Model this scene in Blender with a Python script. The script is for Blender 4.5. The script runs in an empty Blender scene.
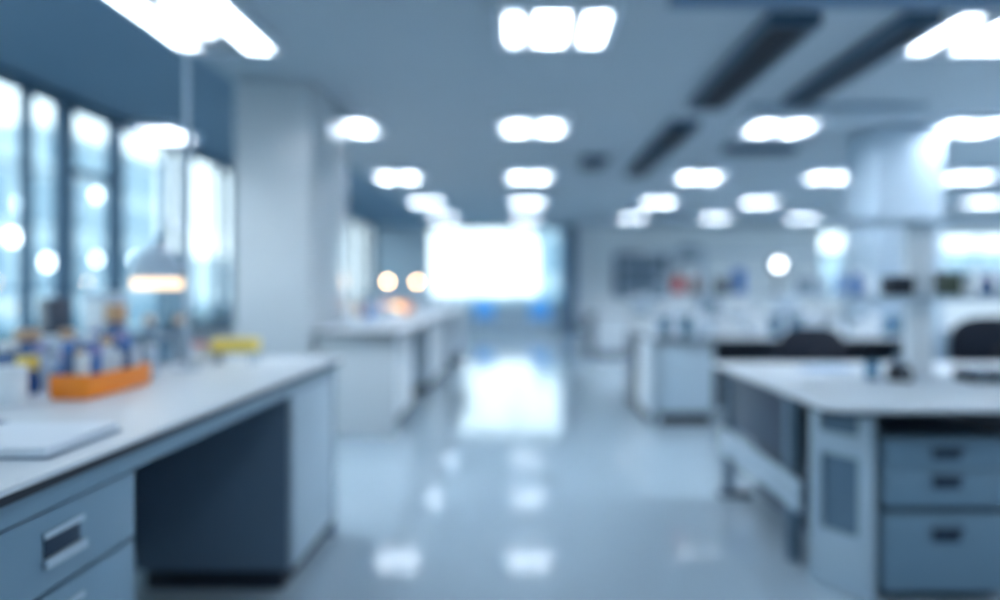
import bpy, bmesh, math, random
from mathutils import Matrix, Vector
R = random.Random(7)
scene = bpy.context.scene
COL = scene.collection

# ------------------------------------------------------------------ camera model helpers
F, CX, CY, EYE = 700.0, 520.0, 287.0, 1.26
CEIL = 3.0

def on_plane(px, py, z):
    """World point at height z that the photo shows at (px, py)."""
    y = (EYE - z) * F / (py - CY)
    return Vector(((px - CX) * y / F, y, z))

# ------------------------------------------------------------------ materials
def lin(c):
    out = []
    for v in c:
        v /= 255.0
        out.append(v / 12.92 if v <= 0.04045 else ((v + 0.055) / 1.055) ** 2.4)
    return (*out, 1.0)

def mat(name, rgb, rough=0.5, metal=0.0, var=0.06, scale=6.0, spec=0.5, coat=0.0):
    m = bpy.data.materials.new(name); m.use_nodes = True
    nt = m.node_tree; b = nt.nodes['Principled BSDF']
    b.inputs['Roughness'].default_value = rough
    b.inputs['Metallic'].default_value = metal
    b.inputs['Specular IOR Level'].default_value = spec
    b.inputs['Coat Weight'].default_value = coat
    c = lin(rgb)
    tc = nt.nodes.new('ShaderNodeTexCoord')
    nz = nt.nodes.new('ShaderNodeTexNoise'); nz.inputs['Scale'].default_value = scale; nz.inputs['Detail'].default_value = 4
    mx = nt.nodes.new('ShaderNodeMix'); mx.data_type = 'RGBA'
    mx.inputs[6].default_value = tuple(v * (1 - var) for v in c[:3]) + (1,)
    mx.inputs[7].default_value = tuple(min(1, v * (1 + var)) for v in c[:3]) + (1,)
    nt.links.new(tc.outputs['Object'], nz.inputs['Vector'])
    nt.links.new(nz.outputs['Fac'], mx.inputs[0])
    nt.links.new(mx.outputs[2], b.inputs['Base Color'])
    return m

def emit(name, rgb, strength):
    m = bpy.data.materials.new(name); m.use_nodes = True
    nt = m.node_tree; nt.nodes.clear()
    o = nt.nodes.new('ShaderNodeOutputMaterial'); e = nt.nodes.new('ShaderNodeEmission')
    e.inputs['Color'].default_value = lin(rgb); e.inputs['Strength'].default_value = strength
    nt.links.new(e.outputs[0], o.inputs['Surface'])
    return m

def glass(name, rgb, refl=1.0, ior=1.5, rough=0.0):
    """Thin clear pane: see-through tinted, mirror-like by Fresnel."""
    m = bpy.data.materials.new(name); m.use_nodes = True
    nt = m.node_tree; nt.nodes.clear()
    o = nt.nodes.new('ShaderNodeOutputMaterial')
    t = nt.nodes.new('ShaderNodeBsdfTransparent'); t.inputs['Color'].default_value = lin(rgb)
    g = nt.nodes.new('ShaderNodeBsdfGlossy'); g.inputs['Roughness'].default_value = rough
    lw = nt.nodes.new('ShaderNodeLayerWeight'); lw.inputs['Blend'].default_value = 0.5
    pw = nt.nodes.new('ShaderNodeMath'); pw.operation = 'POWER'; pw.inputs[1].default_value = 4.0
    f = nt.nodes.new('ShaderNodeMath'); f.operation = 'MULTIPLY_ADD'; f.inputs[1].default_value = 0.9; f.inputs[2].default_value = 0.05
    nt.links.new(lw.outputs['Facing'], pw.inputs[0]); nt.links.new(pw.outputs[0], f.inputs[0])
    x = nt.nodes.new('ShaderNodeMixShader')
    nt.links.new(f.outputs[0], x.inputs[0]); nt.links.new(t.outputs[0], x.inputs[1])
    nt.links.new(g.outputs[0], x.inputs[2]); nt.links.new(x.outputs[0], o.inputs['Surface'])
    return m

M = {
    'floor': mat('epoxy_floor', (158, 178, 192), 0.085, 0, 0.04, 0.8, 0.8),
    'ceiling': mat('ceiling_panel', (166, 178, 186), 0.75, 0, 0.04, 1.2),
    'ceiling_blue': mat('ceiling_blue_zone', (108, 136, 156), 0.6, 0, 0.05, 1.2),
    'wall': mat('wall_paint', (228, 235, 238), 0.6, 0, 0.03, 1.0),
    'column': mat('column_paint', (190, 198, 203), 0.18, 0, 0.04, 1.0),
    'wall_blue': mat('wall_blue_paint', (184, 200, 210), 0.6, 0, 0.04, 1.0),
    'frame': mat('window_frame_metal', (52, 84, 108), 0.4, 0.3, 0.05),
    'pier': mat('dark_pier_paint', (70, 104, 132), 0.5, 0, 0.04),
    'top': mat('worktop_laminate', (202, 212, 220), 0.36, 0, 0.03, 9, 0.5),
    'edge': mat('worktop_dark_edge', (16, 26, 40), 0.5, 0, 0.05),
    'steel': mat('blue_grey_enamel', (112, 142, 162), 0.32, 0.0, 0.03),
    'steel_light': mat('pale_enamel', (172, 192, 206), 0.32, 0, 0.03),
    'steel_mid': mat('mid_enamel', (92, 118, 138), 0.35, 0, 0.04),
    'navy': mat('navy_panel', (42, 60, 80), 0.4, 0, 0.05),
    'slate': mat('slate_blue_panel', (98, 120, 142), 0.45, 0, 0.05),
    'dark': mat('dark_plinth', (20, 32, 48), 0.5, 0, 0.05),
    'slot': mat('dark_duct_paint', (14, 28, 44), 0.6, 0, 0.1, 8),
    'chrome': mat('brushed_metal', (200, 214, 226), 0.25, 0.9, 0.03),
    'handle_cup': mat('handle_recess', (34, 54, 76), 0.45, 0.2, 0.05),
    'white': mat('white_plastic', (226, 234, 240), 0.35, 0, 0.02),
    'pale': mat('pale_instrument', (178, 198, 214), 0.4, 0, 0.04),
    'paper': mat('paper', (222, 232, 242), 0.7, 0, 0.02),
    'bluepaper': mat('pale_blue_paper', (150, 184, 218), 0.7, 0, 0.03),
    'orange': mat('orange_plastic', (250, 140, 20), 0.35, 0, 0.04),
    'yellow': mat('yellow_plastic', (232, 206, 96), 0.4, 0, 0.04),
    'amber': mat('amber_cap', (192, 158, 122), 0.4, 0, 0.05),
    'tan': mat('tan_stopper', (192, 160, 130), 0.5, 0, 0.06),
    'blue': mat('blue_plastic', (64, 116, 184), 0.35, 0, 0.05),
    'navy_bottle': mat('dark_blue_bottle', (76, 106, 148), 0.2, 0, 0.05),
    'purple': mat('violet_cap', (150, 144, 190), 0.4, 0, 0.05),
    'red': mat('red_plastic', (196, 54, 44), 0.4, 0, 0.05),
    'brown': mat('brown_glass', (110, 62, 46), 0.25, 0, 0.05),
    'teal': mat('teal_liquid', (140, 184, 196), 0.15, 0, 0.05),
    'grey': mat('grey_plastic', (120, 142, 162), 0.4, 0, 0.05),
    'black': mat('black_plastic', (18, 26, 38), 0.45, 0, 0.08),
    'olive': mat('olive_box', (72, 84, 70), 0.5, 0, 0.06),
    'fabric': mat('chair_fabric', (20, 30, 46), 0.8, 0, 0.15, 40),
    'chair_blue': mat('chair_blue_shell', (96, 184, 248), 0.35, 0, 0.04),
    'facade': mat('facade_concrete', (204, 218, 226), 0.7, 0, 0.06, 0.4),
    'facade_dark': mat('facade_glazing', (142, 170, 186), 0.2, 0, 0.1, 0.6),
    'ground': mat('outdoor_paving', (120, 140, 150), 0.9, 0, 0.08, 0.3),
    'leaf': mat('leaf', (44, 84, 88), 0.8, 0, 0.3, 2),
    'tube': emit('lamp_tube_glow', (238, 246, 255), 38.0),
    'warm': emit('warm_lamp_glow', (255, 206, 150), 22.0),
    'warm_soft': emit('warm_bench_lamp_glow', (255, 220, 180), 1.8),
    'amber_glow': emit('amber_lamp_glow', (255, 222, 150), 3.0),
    'cool_led': emit('cool_led_glow', (240, 248, 255), 5.0),
    'louver': mat('grey_louver_blade', (205, 209, 213), 0.6, 0, 0.01),
    'glints': emit('glint_glow', (244, 250, 255), 9.0),
    'pane': glass('window_glass', (238, 246, 249), 1, 1.55),
    'clear': glass('clear_glassware', (206, 224, 234), 1, 1.5, 0.05),
    'shelf_glass': glass('shelf_glass_sheet', (176, 208, 224), 1, 1.5, 0.05),
    'translucent': glass('blue_translucent_bottle', (120, 168, 214), 1, 1.4, 0.1),
}

# ------------------------------------------------------------------ mesh builder
class MB:
    def __init__(self, mtx=None):
        self.bm = bmesh.new(); self.mtx = mtx
    def _fin(self, geom, bevel=0.0, seg=2):
        if bevel > 0:
            es = list({e for v in geom for e in v.link_edges})
            bmesh.ops.bevel(self.bm, geom=es, offset=bevel, segments=seg, affect='EDGES', profile=0.6)
        return self
    def box(self, x0, x1, y0, y1, z0, z1, bevel=0.0):
        m = Matrix.Translation(((x0+x1)/2, (y0+y1)/2, (z0+z1)/2)) @ Matrix.Diagonal((abs(x1-x0), abs(y1-y0), abs(z1-z0), 1))
        return self._fin(bmesh.ops.create_cube(self.bm, size=1, matrix=m)['verts'], bevel)
    def cyl(self, p, r, h, r2=None, axis='Z', seg=20, bevel=0.0):
        rot = {'Z': Matrix(), 'X': Matrix.Rotation(math.pi/2, 4, 'Y'), 'Y': Matrix.Rotation(-math.pi/2, 4, 'X')}[axis]
        m = Matrix.Translation(p) @ rot @ Matrix.Translation((0, 0, h/2))
        return self._fin(bmesh.ops.create_cone(self.bm, cap_ends=True, segments=seg, radius1=r, radius2=r if r2 is None else r2, depth=h, matrix=m)['verts'], bevel)
    def lathe(self, p, prof, seg=20, cap=True):
        rings = []
        for r, z in prof:
            rings.append([self.bm.verts.new((p[0]+r*math.cos(2*math.pi*i/seg), p[1]+r*math.sin(2*math.pi*i/seg), p[2]+z)) for i in range(seg)])
        for a, b in zip(rings, rings[1:]):
            for i in range(seg):
                self.bm.faces.new((a[i], a[(i+1) % seg], b[(i+1) % seg], b[i]))
        if cap:
            self.bm.faces.new(list(reversed(rings[0]))); self.bm.faces.new(rings[-1])
        return self
    def prism(self, pts, z0, z1, bevel=0.0, plane='XY'):
        f = {'XY': lambda u, v, w: (u, v, w), 'XZ': lambda u, v, w: (u, w, v), 'YZ': lambda u, v, w: (w, u, v)}[plane]
        a = [self.bm.verts.new(f(u, v, z0)) for u, v in pts]; b = [self.bm.verts.new(f(u, v, z1)) for u, v in pts]
        n = len(pts)
        self.bm.faces.new(list(reversed(a))); self.bm.faces.new(b)
        for i in range(n): self.bm.faces.new((a[i], a[(i+1) % n], b[(i+1) % n], b[i]))
        return self._fin(a + b, bevel)
    def tube(self, pts, r, seg=10):
        pts = [Vector(p) for p in pts]; rings = []
        for i, p in enumerate(pts):
            d = (pts[min(i+1, len(pts)-1)] - pts[max(i-1, 0)]).normalized()
            u = d.cross(Vector((0, 0, 1)) if abs(d.z) < 0.95 else Vector((1, 0, 0))).normalized(); v = d.cross(u)
            rings.append([self.bm.verts.new(p + r*(math.cos(2*math.pi*k/seg)*u + math.sin(2*math.pi*k/seg)*v)) for k in range(seg)])
        for a, b in zip(rings, rings[1:]):
            for k in range(seg): self.bm.faces.new((a[k], a[(k+1) % seg], b[(k+1) % seg], b[k]))
        self.bm.faces.new(list(reversed(rings[0]))); self.bm.faces.new(rings[-1])
        return self
    def build(self, name, m, parent=None, loc=None, smooth=True):
        if self.mtx is not None: bmesh.ops.transform(self.bm, matrix=self.mtx, verts=self.bm.verts)
        bmesh.ops.recalc_face_normals(self.bm, faces=self.bm.faces)
        if smooth:
            for f in self.bm.faces: f.smooth = True
            for e in self.bm.edges:
                if len(e.link_faces) == 2 and e.calc_face_angle(0) > 0.6: e.smooth = False
        me = bpy.data.meshes.new(name); self.bm.to_mesh(me); self.bm.free()
        me.materials.append(m if not isinstance(m, str) else M[m])
        o = bpy.data.objects.new(name, me); COL.objects.link(o)
        if parent is not None: o.parent = parent
        if loc is not None: o.location = loc
        return o

def tag(o, label, cat, group=None, kind=None):
    if label: o['label'] = label
    if cat: o['category'] = cat
    if group: o['group'] = group
    if kind: o['kind'] = kind
    return o

def thing(name, label, cat, loc=(0, 0, 0), rz=0.0, group=None):
    o = bpy.data.objects.new(name, None); COL.objects.link(o)
    o.location = loc; o.rotation_euler = (0, 0, rz); o.empty_display_size = 0.1
    return tag(o, label, cat, group)

def struct(o):
    o['kind'] = 'structure'; return o

def dup(src, loc, label, group=None, rz=None):
    r = src.copy(); COL.objects.link(r); r.location = loc
    if rz is not None: r.rotation_euler = (0, 0, rz)
    r['label'] = label
    if group: r['group'] = group
    for ch in list(src.children):
        c = ch.copy(); COL.objects.link(c); c.parent = r
        for g in list(ch.children):
            d = g.copy(); COL.objects.link(d); d.parent = c
    return r

ORD = ['first', 'second', 'third', 'fourth', 'fifth', 'sixth', 'seventh', 'eighth', 'ninth', 'tenth', 'eleventh', 'twelfth',
       'thirteenth', 'fourteenth', 'fifteenth', 'sixteenth']

# ------------------------------------------------------------------ room shell
XL, XR, YB, YF = -4.15, 15.0, 20.0, -3.0
struct(MB().box(XL-0.3, XR+0.2, YF-0.2, YB+0.3, -0.2, 0).build('floor', 'floor'))
struct(MB().box(-2.42, XR+0.2, YF-0.2, YB+0.3, CEIL, CEIL+0.2).build('ceiling', 'ceiling'))
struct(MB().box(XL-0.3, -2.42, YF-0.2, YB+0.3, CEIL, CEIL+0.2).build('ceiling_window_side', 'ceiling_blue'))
struct(MB().box(XR, XR+0.2, YF, YB, 0, CEIL).build('wall_right', 'wall'))
struct(MB().box(XL, XR, YF-0.2, YF, 0, CEIL).build('wall_front', 'wall_blue'))
SILL = 0.72
struct(MB().box(XL-0.2, XL, YF, YB, 0, SILL).build('wall_left', 'wall_blue'))

# window wall along the left: bays between thick mullions, each with thin inner mullions and transoms
bays = [(-3.0, 1.2, [-0.9], []), (1.2, 4.2, [2.7], []), (4.2, 6.45, [5.95], []), (6.45, 7.26, [], [2.35]), (7.26, 8.75, [8.3], []),
        (8.75, 10.3, [9.75], []), (10.3, 12.4, [11.4], []), (12.4, 14.6, [13.5], []), (14.6, 16.8, [15.7], []), (16.8, 20.0, [17.9, 19.0], [])]
for i, (a, b, inner, tr) in enumerate(bays):
    w = struct(thing('window_%d' % (i+1), None, None, (XL, a, SILL)))
    L, H = b-a, CEIL-SILL
    fr = MB()
    fr.box(-0.12, 0.02, 0, 0.05, 0, H).box(-0.12, 0.02, L-0.05, L, 0, H)
    fr.box(-0.12, 0.02, 0.05, L-0.05, 0, 0.06).box(-0.12, 0.02, 0.05, L-0.05, H-0.05, H)
    fr.build('window_frame', 'frame', w)
    for y in inner: MB().box(-0.1, 0.0, y-a-0.022, y-a+0.022, 0.06, H-0.05).build('mullion', 'frame', w)
    for z in tr: MB().box(-0.1, 0.0, 0.05, L-0.05, z-SILL-0.025, z-SILL+0.025).build('transom', 'frame', w)
    MB().box(-0.065, -0.055, 0.05, L-0.05, 0.06, H-0.05).build('glass_pane', 'pane', w)
    MB().box(0.0, 0.08, 0.0, L, -0.03, 0.0).build('sill', 'steel_mid', w)

# back wall with its openings
WIN = [(-2.62, 1.2, 0.78, 2.95), (8.55, 9.35, 0.95, 2.85), (12.0, 14.2, 1.7, 2.75)]
bw = MB()
bw.box(XL, -2.62, YB, YB+0.2, 0, CEIL).box(-2.62, 1.2, YB, YB+0.2, 0, 0.78).box(-2.62, 1.2, YB, YB+0.2, 2.95, CEIL)
struct(bw.build('wall_back', 'wall_blue'))
br = MB()
br.box(1.2, 8.55, YB, YB+0.2, 0, CEIL).box(9.35, 12.0, YB, YB+0.2, 0, CEIL).box(14.2, XR, YB, YB+0.2, 0, CEIL)
for x0, x1, z0, z1 in WIN[1:]:
    br.box(x0, x1, YB, YB+0.2, 0, z0).box(x0, x1, YB, YB+0.2, z1, CEIL)
struct(br.build('wall_back_right', 'wall'))
for i, (x0, x1, z0, z1) in enumerate(WIN):
    w = struct(thing('window_%d' % (len(bays)+1+i), None, None, (x0, YB, z0)))
    L, H = x1-x0, z1-z0
    f = MB().box(0, L, 0.02, 0.12, 0, 0.05).box(0, L, 0.02, 0.12, H-0.05, H).box(0, 0.05, 0.02, 0.12, 0.05, H-0.05).box(L-0.05, L, 0.02, 0.12, 0.05, H-0.05)
    f.build('window_frame', 'steel_mid', w)
    n = max(1, round(L/1.2))
    for k in range(1, n): MB().box(L*k/n-0.02, L*k/n+0.02, 0.03, 0.1, 0.05, H-0.05).build('mullion', 'steel_mid', w)
    MB().box(0.05, L-0.05, 0.06, 0.07, 0.05, H-0.05).build('glass_pane', 'pane', w)
struct(MB().box(1.22, 1.56, YB-0.45, YB-0.002, 0, CEIL-0.002, 0.01).build('trim_1', 'pier'))
struct(MB().box(1.56, 8.0, YB-0.02, YB-0.001, 0, 0.1).build('baseboard_back', 'steel_mid'))

# columns
struct(MB().box(-2.40, -1.75, 5.88, 7.08, 0, CEIL-0.001, 0.015).build('column_1', 'column'))
struct(MB().box(3.84, 4.54, 7.5, 8.27, 0, CEIL-0.001, 0.015).build('column_2', 'pale'))

# dark cross strips of the ceiling
struct(MB().box(2.2, 3.9, 6.66, 6.82, CEIL-0.04, CEIL-0.001).build('trim_2', 'steel_mid'))
struct(MB().box(0.9, 9.0, 4.0, 4.26, CEIL-0.05, CEIL-0.001).build('trim_3', 'pier'))

# ------------------------------------------------------------------ ceiling vents and ducts
def slot_vent(x0, x1, y0, y1, label, name='linear_ceiling_vent'):
    t = thing(name, label, 'ceiling vent', ((x0+x1)/2, (y0+y1)/2, CEIL-0.002), 0, 'dark ceiling vents')
    w, l = (x1-x0)/2, (y1-y0)/2
    MB().box(-w, w, -l, l, -0.05, -0.03).build('backing', 'slot', t)
    fr = MB().box(-w-0.03, -w, -l-0.03, l+0.03, -0.08, 0).box(w, w+0.03, -l-0.03, l+0.03, -0.08, 0).box(-w, w, -l-0.03, -l, -0.08, 0).box(-w, w, l, l+0.03, -0.08, 0)
    fr.build('vent_frame', 'frame', t)
    n = 3 if w > 0.1 else 2
    for k in range(n):
        x = -w + (k+0.5)*2*w/n
        MB().box(x-0.012, x+0.012, -l, l, -0.075, -0.052).build('slat', 'slot', t)
slot_vent(1.60, 1.88, 4.45, 6.55, 'wide dark linear vent in the ceiling, nearest of the aisle-side line')
slot_vent(1.60, 1.84, 7.3, 8.55, 'dark linear ceiling vent, middle one of the aisle-side line')
slot_vent(1.62, 1.84, 8.8, 10.6, 'dark linear ceiling vent, farthest of the aisle-side line')
slot_vent(2.46, 2.64, 4.45, 6.45, 'narrow dark linear ceiling vent running beside the wide one, away from the aisle')
slot_vent(0.86, 1.14, 9.3, 9.9, 'small square dark ceiling vent between the aisle lights and the long vents', 'square_ceiling_vent')
slot_vent(2.55, 3.35, 8.55, 8.75, 'short dark crosswise ceiling vent just behind a ceiling light', 'crosswise_ceiling_vent')

# ------------------------------------------------------------------ ceiling lights
def light_fixture(w, l, n, label, loc, tubes=None):
    t = thing('ceiling_light', label, 'ceiling light', loc, 0, 'ceiling lights')
    MB().box(-w/2, w/2, -l/2, l/2, -0.02, 0).build('reflector', 'grey', t)
    f = MB().box(-w/2-0.03, -w/2, -l/2-0.03, l/2+0.03, -0.07, 0).box(w/2, w/2+0.03, -l/2-0.03, l/2+0.03, -0.07, 0)
    f.box(-w/2, w/2, -l/2-0.03, -l/2, -0.07, 0).box(-w/2, w/2, l/2, l/2+0.03, -0.07, 0).build('frame', 'white', t)
    for x, hw, y0, y1 in tubes or [(-w/2 + (k+0.5)*w/n, w/n*0.26, -l/2+0.03, l/2-0.03) for k in range(n)]:
        MB().box(x-hw, x+hw, y0, y1, -0.04, -0.021, 0.004).build('tube', 'tube', t)
    lv = MB(); nb = int(l/0.055)
    for k in range(nb):
        y = -l/2 + (k+0.5)*l/nb
        lv.box(-w/2+0.001, w/2-0.001, y-0.002, y+0.002, -0.066, -0.042)
    for x, hw, y0, y1 in tubes or []:
        for q in (x-hw-0.012, x+hw+0.012):
            if abs(q) < w/2-0.006: lv.box(q-0.003, q+0.003, -l/2+0.001, l/2-0.001, -0.067, -0.021)
    lv.build('louver', 'louver', t)
    return t
COLS = [(-1.87, 'window-side'), (0.14, 'aisle'), (2.75, 'vent-side'), (4.75, 'column-side'), (6.87, 'far-side'), (9.2, 'outermost')]
ROWS = [4.57, 7.4, 10.72, 13.9, 17.0]
std = None
for cx, cname in COLS:
    for r, ry in enumerate(ROWS):
        lab = 'bright square ceiling light, %s from the front in the %s line of lights' % (ORD[r], cname)
        loc = (cx, ry, CEIL-0.002)
        if (cname, r) == ('window-side', 0):
            light_fixture(0.62, 1.25, 3, 'long three-tube ceiling light in front of the pale column, nearest the windows', (-2.06, 4.36, CEIL-0.002), [(-0.24, 0.06, -0.6, 0.5), (0, 0.055, -0.25, 0.25), (0.22, 0.08, -0.6, 0.6)]); continue
        if (cname, r) == ('aisle', 0):
            light_fixture(0.70, 0.62, 3, 'three-tube square ceiling light, nearest one above the aisle', (0.23, 4.56, CEIL-0.002), [(-0.27, 0.045, -0.24, 0.24), (-0.03, 0.10, -0.26, 0.26), (0.25, 0.07, -0.26, 0.26)]); continue
        if (cname, r) == ('vent-side', 0):
            light_fixture(0.78, 0.72, 2, 'square ceiling light beyond the narrow vent, nearest of the vent-side line', (3.1, 4.66, CEIL-0.002), [(-0.28, 0.06, -0.3, 0.3), (0.16, 0.2, -0.25, 0.3)]); continue
        if (cname, r) in (('column-side', 0), ('far-side', 0), ('far-side', 1), ('outermost', 0), ('outermost', 1), ('outermost', 2)):
            continue
        if std is None: std = light_fixture(0.68, 0.56, 2, lab, loc)
        else: dup(std, loc, lab)
light_fixture(0.4, 0.6, 2, 'small ceiling light tight against the window wall', (-3.92, 7.75, CEIL-0.002))

# ------------------------------------------------------------------ cabinets and benches
def pull(parent, p, w=0.2, h=0.075, axis='X'):
    """Recessed drawer pull: dark cup with a light lip, on a face that looks along +X or -Y."""
    if axis == 'X':
        c = MB().box(0, 0.004, -w/2, w/2, -h/2, h/2, 0.001).build('handle', 'handle_cup', parent, p)
        MB().box(0.004, 0.016, -w/2-0.008, w/2+0.008, -h/2-0.012, -h/2+0.006, 0.002).build('lip', 'steel_light', c)
        MB().box(0.004, 0.010, -w/2-0.008, w/2+0.008, h/2-0.004, h/2+0.008, 0.002).build('rim', 'steel_light', c)
    else:
        c = MB().box(-w/2, w/2, -0.004, 0, -h/2, h/2, 0.001).build('handle', 'handle_cup', parent, p)
        MB().box(-w/2-0.006, w/2+0.006, -0.018, -0.004, h/2-0.012, h/2+0.004, 0.002).build('lip', 'navy', c)

# --- first bench on the window side (the near one)
wt = thing('laboratory_worktop', 'long pale worktop of the nearest bench on the window side, with dark edge', 'worktop', (0, 0, 0))
MB().box(-2.45, -0.915, -0.3, 3.63, 0.888, 0.90, 0.002).build('slab', 'top', wt)
MB().box(-2.445, -0.92, -0.295, 3.625, 0.868, 0.8875).build('dark_edge', 'edge', wt)
MB().box(-0.97, -0.935, -0.3, 3.6, 0.818, 0.8675, 0.006).build('apron_rail', 'steel', wt)
MB().box(-2.44, -0.945, 3.55, 3.59, 0.0, 0.8675, 0.004).build('end_panel', 'steel_mid', wt)
MB().box(-2.44, -2.0, -0.28, -0.24, 0.0, 0.8675, 0.004).build('rear_panel', 'steel_mid', wt)
MB().box(-1.72, -1.70, -0.2, 3.52, 0.1, 0.86).build('modesty_panel', 'navy', wt)

def drawer_unit(name, label, x_front, y0, y1, zs, z_top, depth=0.62, axis='X'):
    t = thing(name, label, 'cabinet', (x_front, (y0+y1)/2, 0))
    h = (y1-y0)/2
    MB().box(-depth, -0.02, -h, h, 0.085, z_top, 0.003).build('body', 'steel', t)
    MB().box(-depth+0.03, -0.06, -h+0.01, h-0.01, 0.0, 0.084).build('plinth', 'dark', t)
    for z0, z1, zh in zs:
        d = MB().box(-0.019, 0, -h+0.003, h-0.003, z0, z1, 0.003).build('drawer', 'steel', t)
        pull(d, (0, -0.005, zh), 0.11, 0.05)
    return t
drawer_unit('drawer_cabinet', 'blue-grey drawer cabinet under the near end of the window-side bench', -0.94, 1.17, 1.71,
            [(0.655, 0.812, 0.742), (0.40, 0.645, 0.578), (0.09, 0.39, 0.32)], 0.815)
dc = thing('door_cabinet', 'pale blue door cabinet under the far end of the nearest window-side bench', 'cabinet', (-0.94, 3.21, 0))
MB().box(-0.66, -0.02, -0.31, 0.31, 0.085, 0.815, 0.003).build('body', 'slate', dc)
MB().box(-0.62, -0.05, -0.29, 0.29, 0.0, 0.084).build('plinth', 'dark', dc)
MB().box(-0.019, 0, -0.308, 0.308, 0.09, 0.812, 0.004).build('door', 'steel_light', dc)

# --- bench beyond the pale column
def run_bench(name, x0, x1, y0, y1, z, label, end_mat='steel_light'):
    t = thing(name, label, 'worktop', (0, 0, 0))
    MB().box(x0, x1, y0, y1, z-0.014, z, 0.002).build('slab', 'top', t)
    MB().box(x0+0.004, x1-0.004, y0+0.004, y1-0.004, z-0.034, z-0.0145).build('dark_edge', 'edge', t)
    return t
b = run_bench('laboratory_worktop', -1.72, -0.95, 5.8, 7.12, 0.9, 'short pale worktop beside the pale column, window side')
MB().box(-1.7, -1.04, 5.90, 5.94, 0, 0.865, 0.003).build('end_panel', 'column', b)
b = run_bench('laboratory_worktop', -2.9, -0.95, 7.125, 13.6, 0.9, 'long pale worktop running on behind the pale column toward the far window')
MB().box(-2.85, -1.04, 13.5, 13.54, 0, 0.865, 0.003).build('end_panel', 'steel_light', b)
MB().box(-1.8, -1.78, 7.2, 13.49, 0.1, 0.865).build('modesty_panel', 'navy', b)
def side_cabinet(y0, y1, label, depth=0.6):
    t = thing('aisle_cabinet', label, 'cabinet', (-1.08, (y0+y1)/2, 0), 0, 'cabinets under the second window-side bench')
    h = (y1-y0)/2
    MB().box(-depth, -0.02, -h, h, 0.1, 0.85, 0.004).build('body', 'steel_light', t)
    MB().box(-depth+0.03, -0.06, -h+0.01, h-0.01, 0, 0.099).build('plinth', 'dark', t)
    for k in (0, 1):
        d = MB().box(-0.019, 0, -h+0.004+k*h, k*h-0.004, 0.11, 0.84, 0.004).build('door', 'white', t)
        MB().box(0.0, 0.02, -0.05, 0.05, -0.006, 0.006, 0.002).build('handle', 'chrome', d, (0, -h+0.5*h+k*h, 0.74))
side_cabinet(5.96, 7.05, 'white double-door cabinet under the worktop beside the pale column')
side_cabinet(8.3, 10.2, 'white double-door cabinet under the far window-side worktop, middle one')
side_cabinet(11.7, 13.3, 'white double-door cabinet under the far window-side worktop, nearest the far window')

# --- first bench on the other side (near, with chamfered corner)
ZT = 0.80
rb = thing('laboratory_worktop', 'pale worktop with clipped corner on the near bench across the aisle, drawers beneath', 'worktop', (0, 0, 0))
outline = [(1.18, 4.29), (1.18, 2.80), (1.193, 2.73), (1.22, 2.69), (1.26, 2.68), (4.7, 2.68), (4.7, 4.29)]
MB().prism(outline, ZT-0.022, ZT, 0.003).build('slab', 'top', rb)
ins = [(1.20, 4.27), (1.20, 2.805), (1.21, 2.74), (1.235, 2.705), (1.27, 2.70), (4.68, 2.70), (4.68, 4.27)]
MB().prism(ins, ZT-0.04, ZT-0.0225).build('dark_edge', 'edge', rb)
ZU = ZT-0.041
# clipped-corner end frame
a0, a1 = Vector((1.25, 3.02, 0)), Vector((1.395, 2.785, 0))
ang = math.atan2(a1.y-a0.y, a1.x-a0.x); Lp = (a1-a0).length
mt = Matrix.Translation(a0) @ Matrix.Rotation(ang, 4, 'Z')
ep = MB(mt).box(0, 0.05, 0, 0.04, 0.0, ZU, 0.003).box(Lp-0.055, Lp, 0, 0.04, 0, ZU, 0.003).box(0.05, Lp-0.055, 0, 0.04, 0.56, 0.65, 0.003).box(0.05, Lp-0.055, 0, 0.04, 0.0, 0.24, 0.003).build('end_frame', 'steel_light', rb)
MB(mt).box(0.048, Lp-0.053, 0.016, 0.028, 0.238, 0.562).build('lower_panel', 'steel_mid', ep)
MB(mt).box(0.048, Lp-0.053, 0.016, 0.028, 0.648, ZU).build('upper_panel', 'steel_mid', ep)
# aisle side
for y in (3.24, 4.22):
    MB().box(1.235, 1.285, y-0.03, y+0.03, 0.0, ZU, 0.004).build('leg', 'steel_mid', rb)
MB().box(1.25, 1.27, 3.28, 4.18, 0.44, ZU, 0.002).build('modesty_panel', 'navy', rb)
tr = MB().box(1.215, 1.234, 3.06, 4.26, 0.27, 0.33, 0.003).box(1.215, 1.234, 3.06, 4.26, 0.345, 0.41, 0.003).build('cable_rail', 'steel_light', rb)
MB().box(1.2345, 1.29, 3.06, 3.2, 0.28, 0.40).build('bracket', 'navy', tr)
MB().box(1.2, 1.4, 4.19, 4.25, 0.0, 0.03, 0.004).build('foot', 'dark', rb)
MB().box(1.44, 4.6, 3.42, 3.44, 0.08, ZU).build('back_panel', 'dark', rb)
MB().box(1.41, 1.43, 3.1, 4.18, 0.05, ZU).build('inner_panel', 'navy', rb)
MB().box(4.55, 4.59, 2.75, 4.2, 0, ZU, 0.004).build('leg_panel', 'steel_mid', rb)

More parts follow.
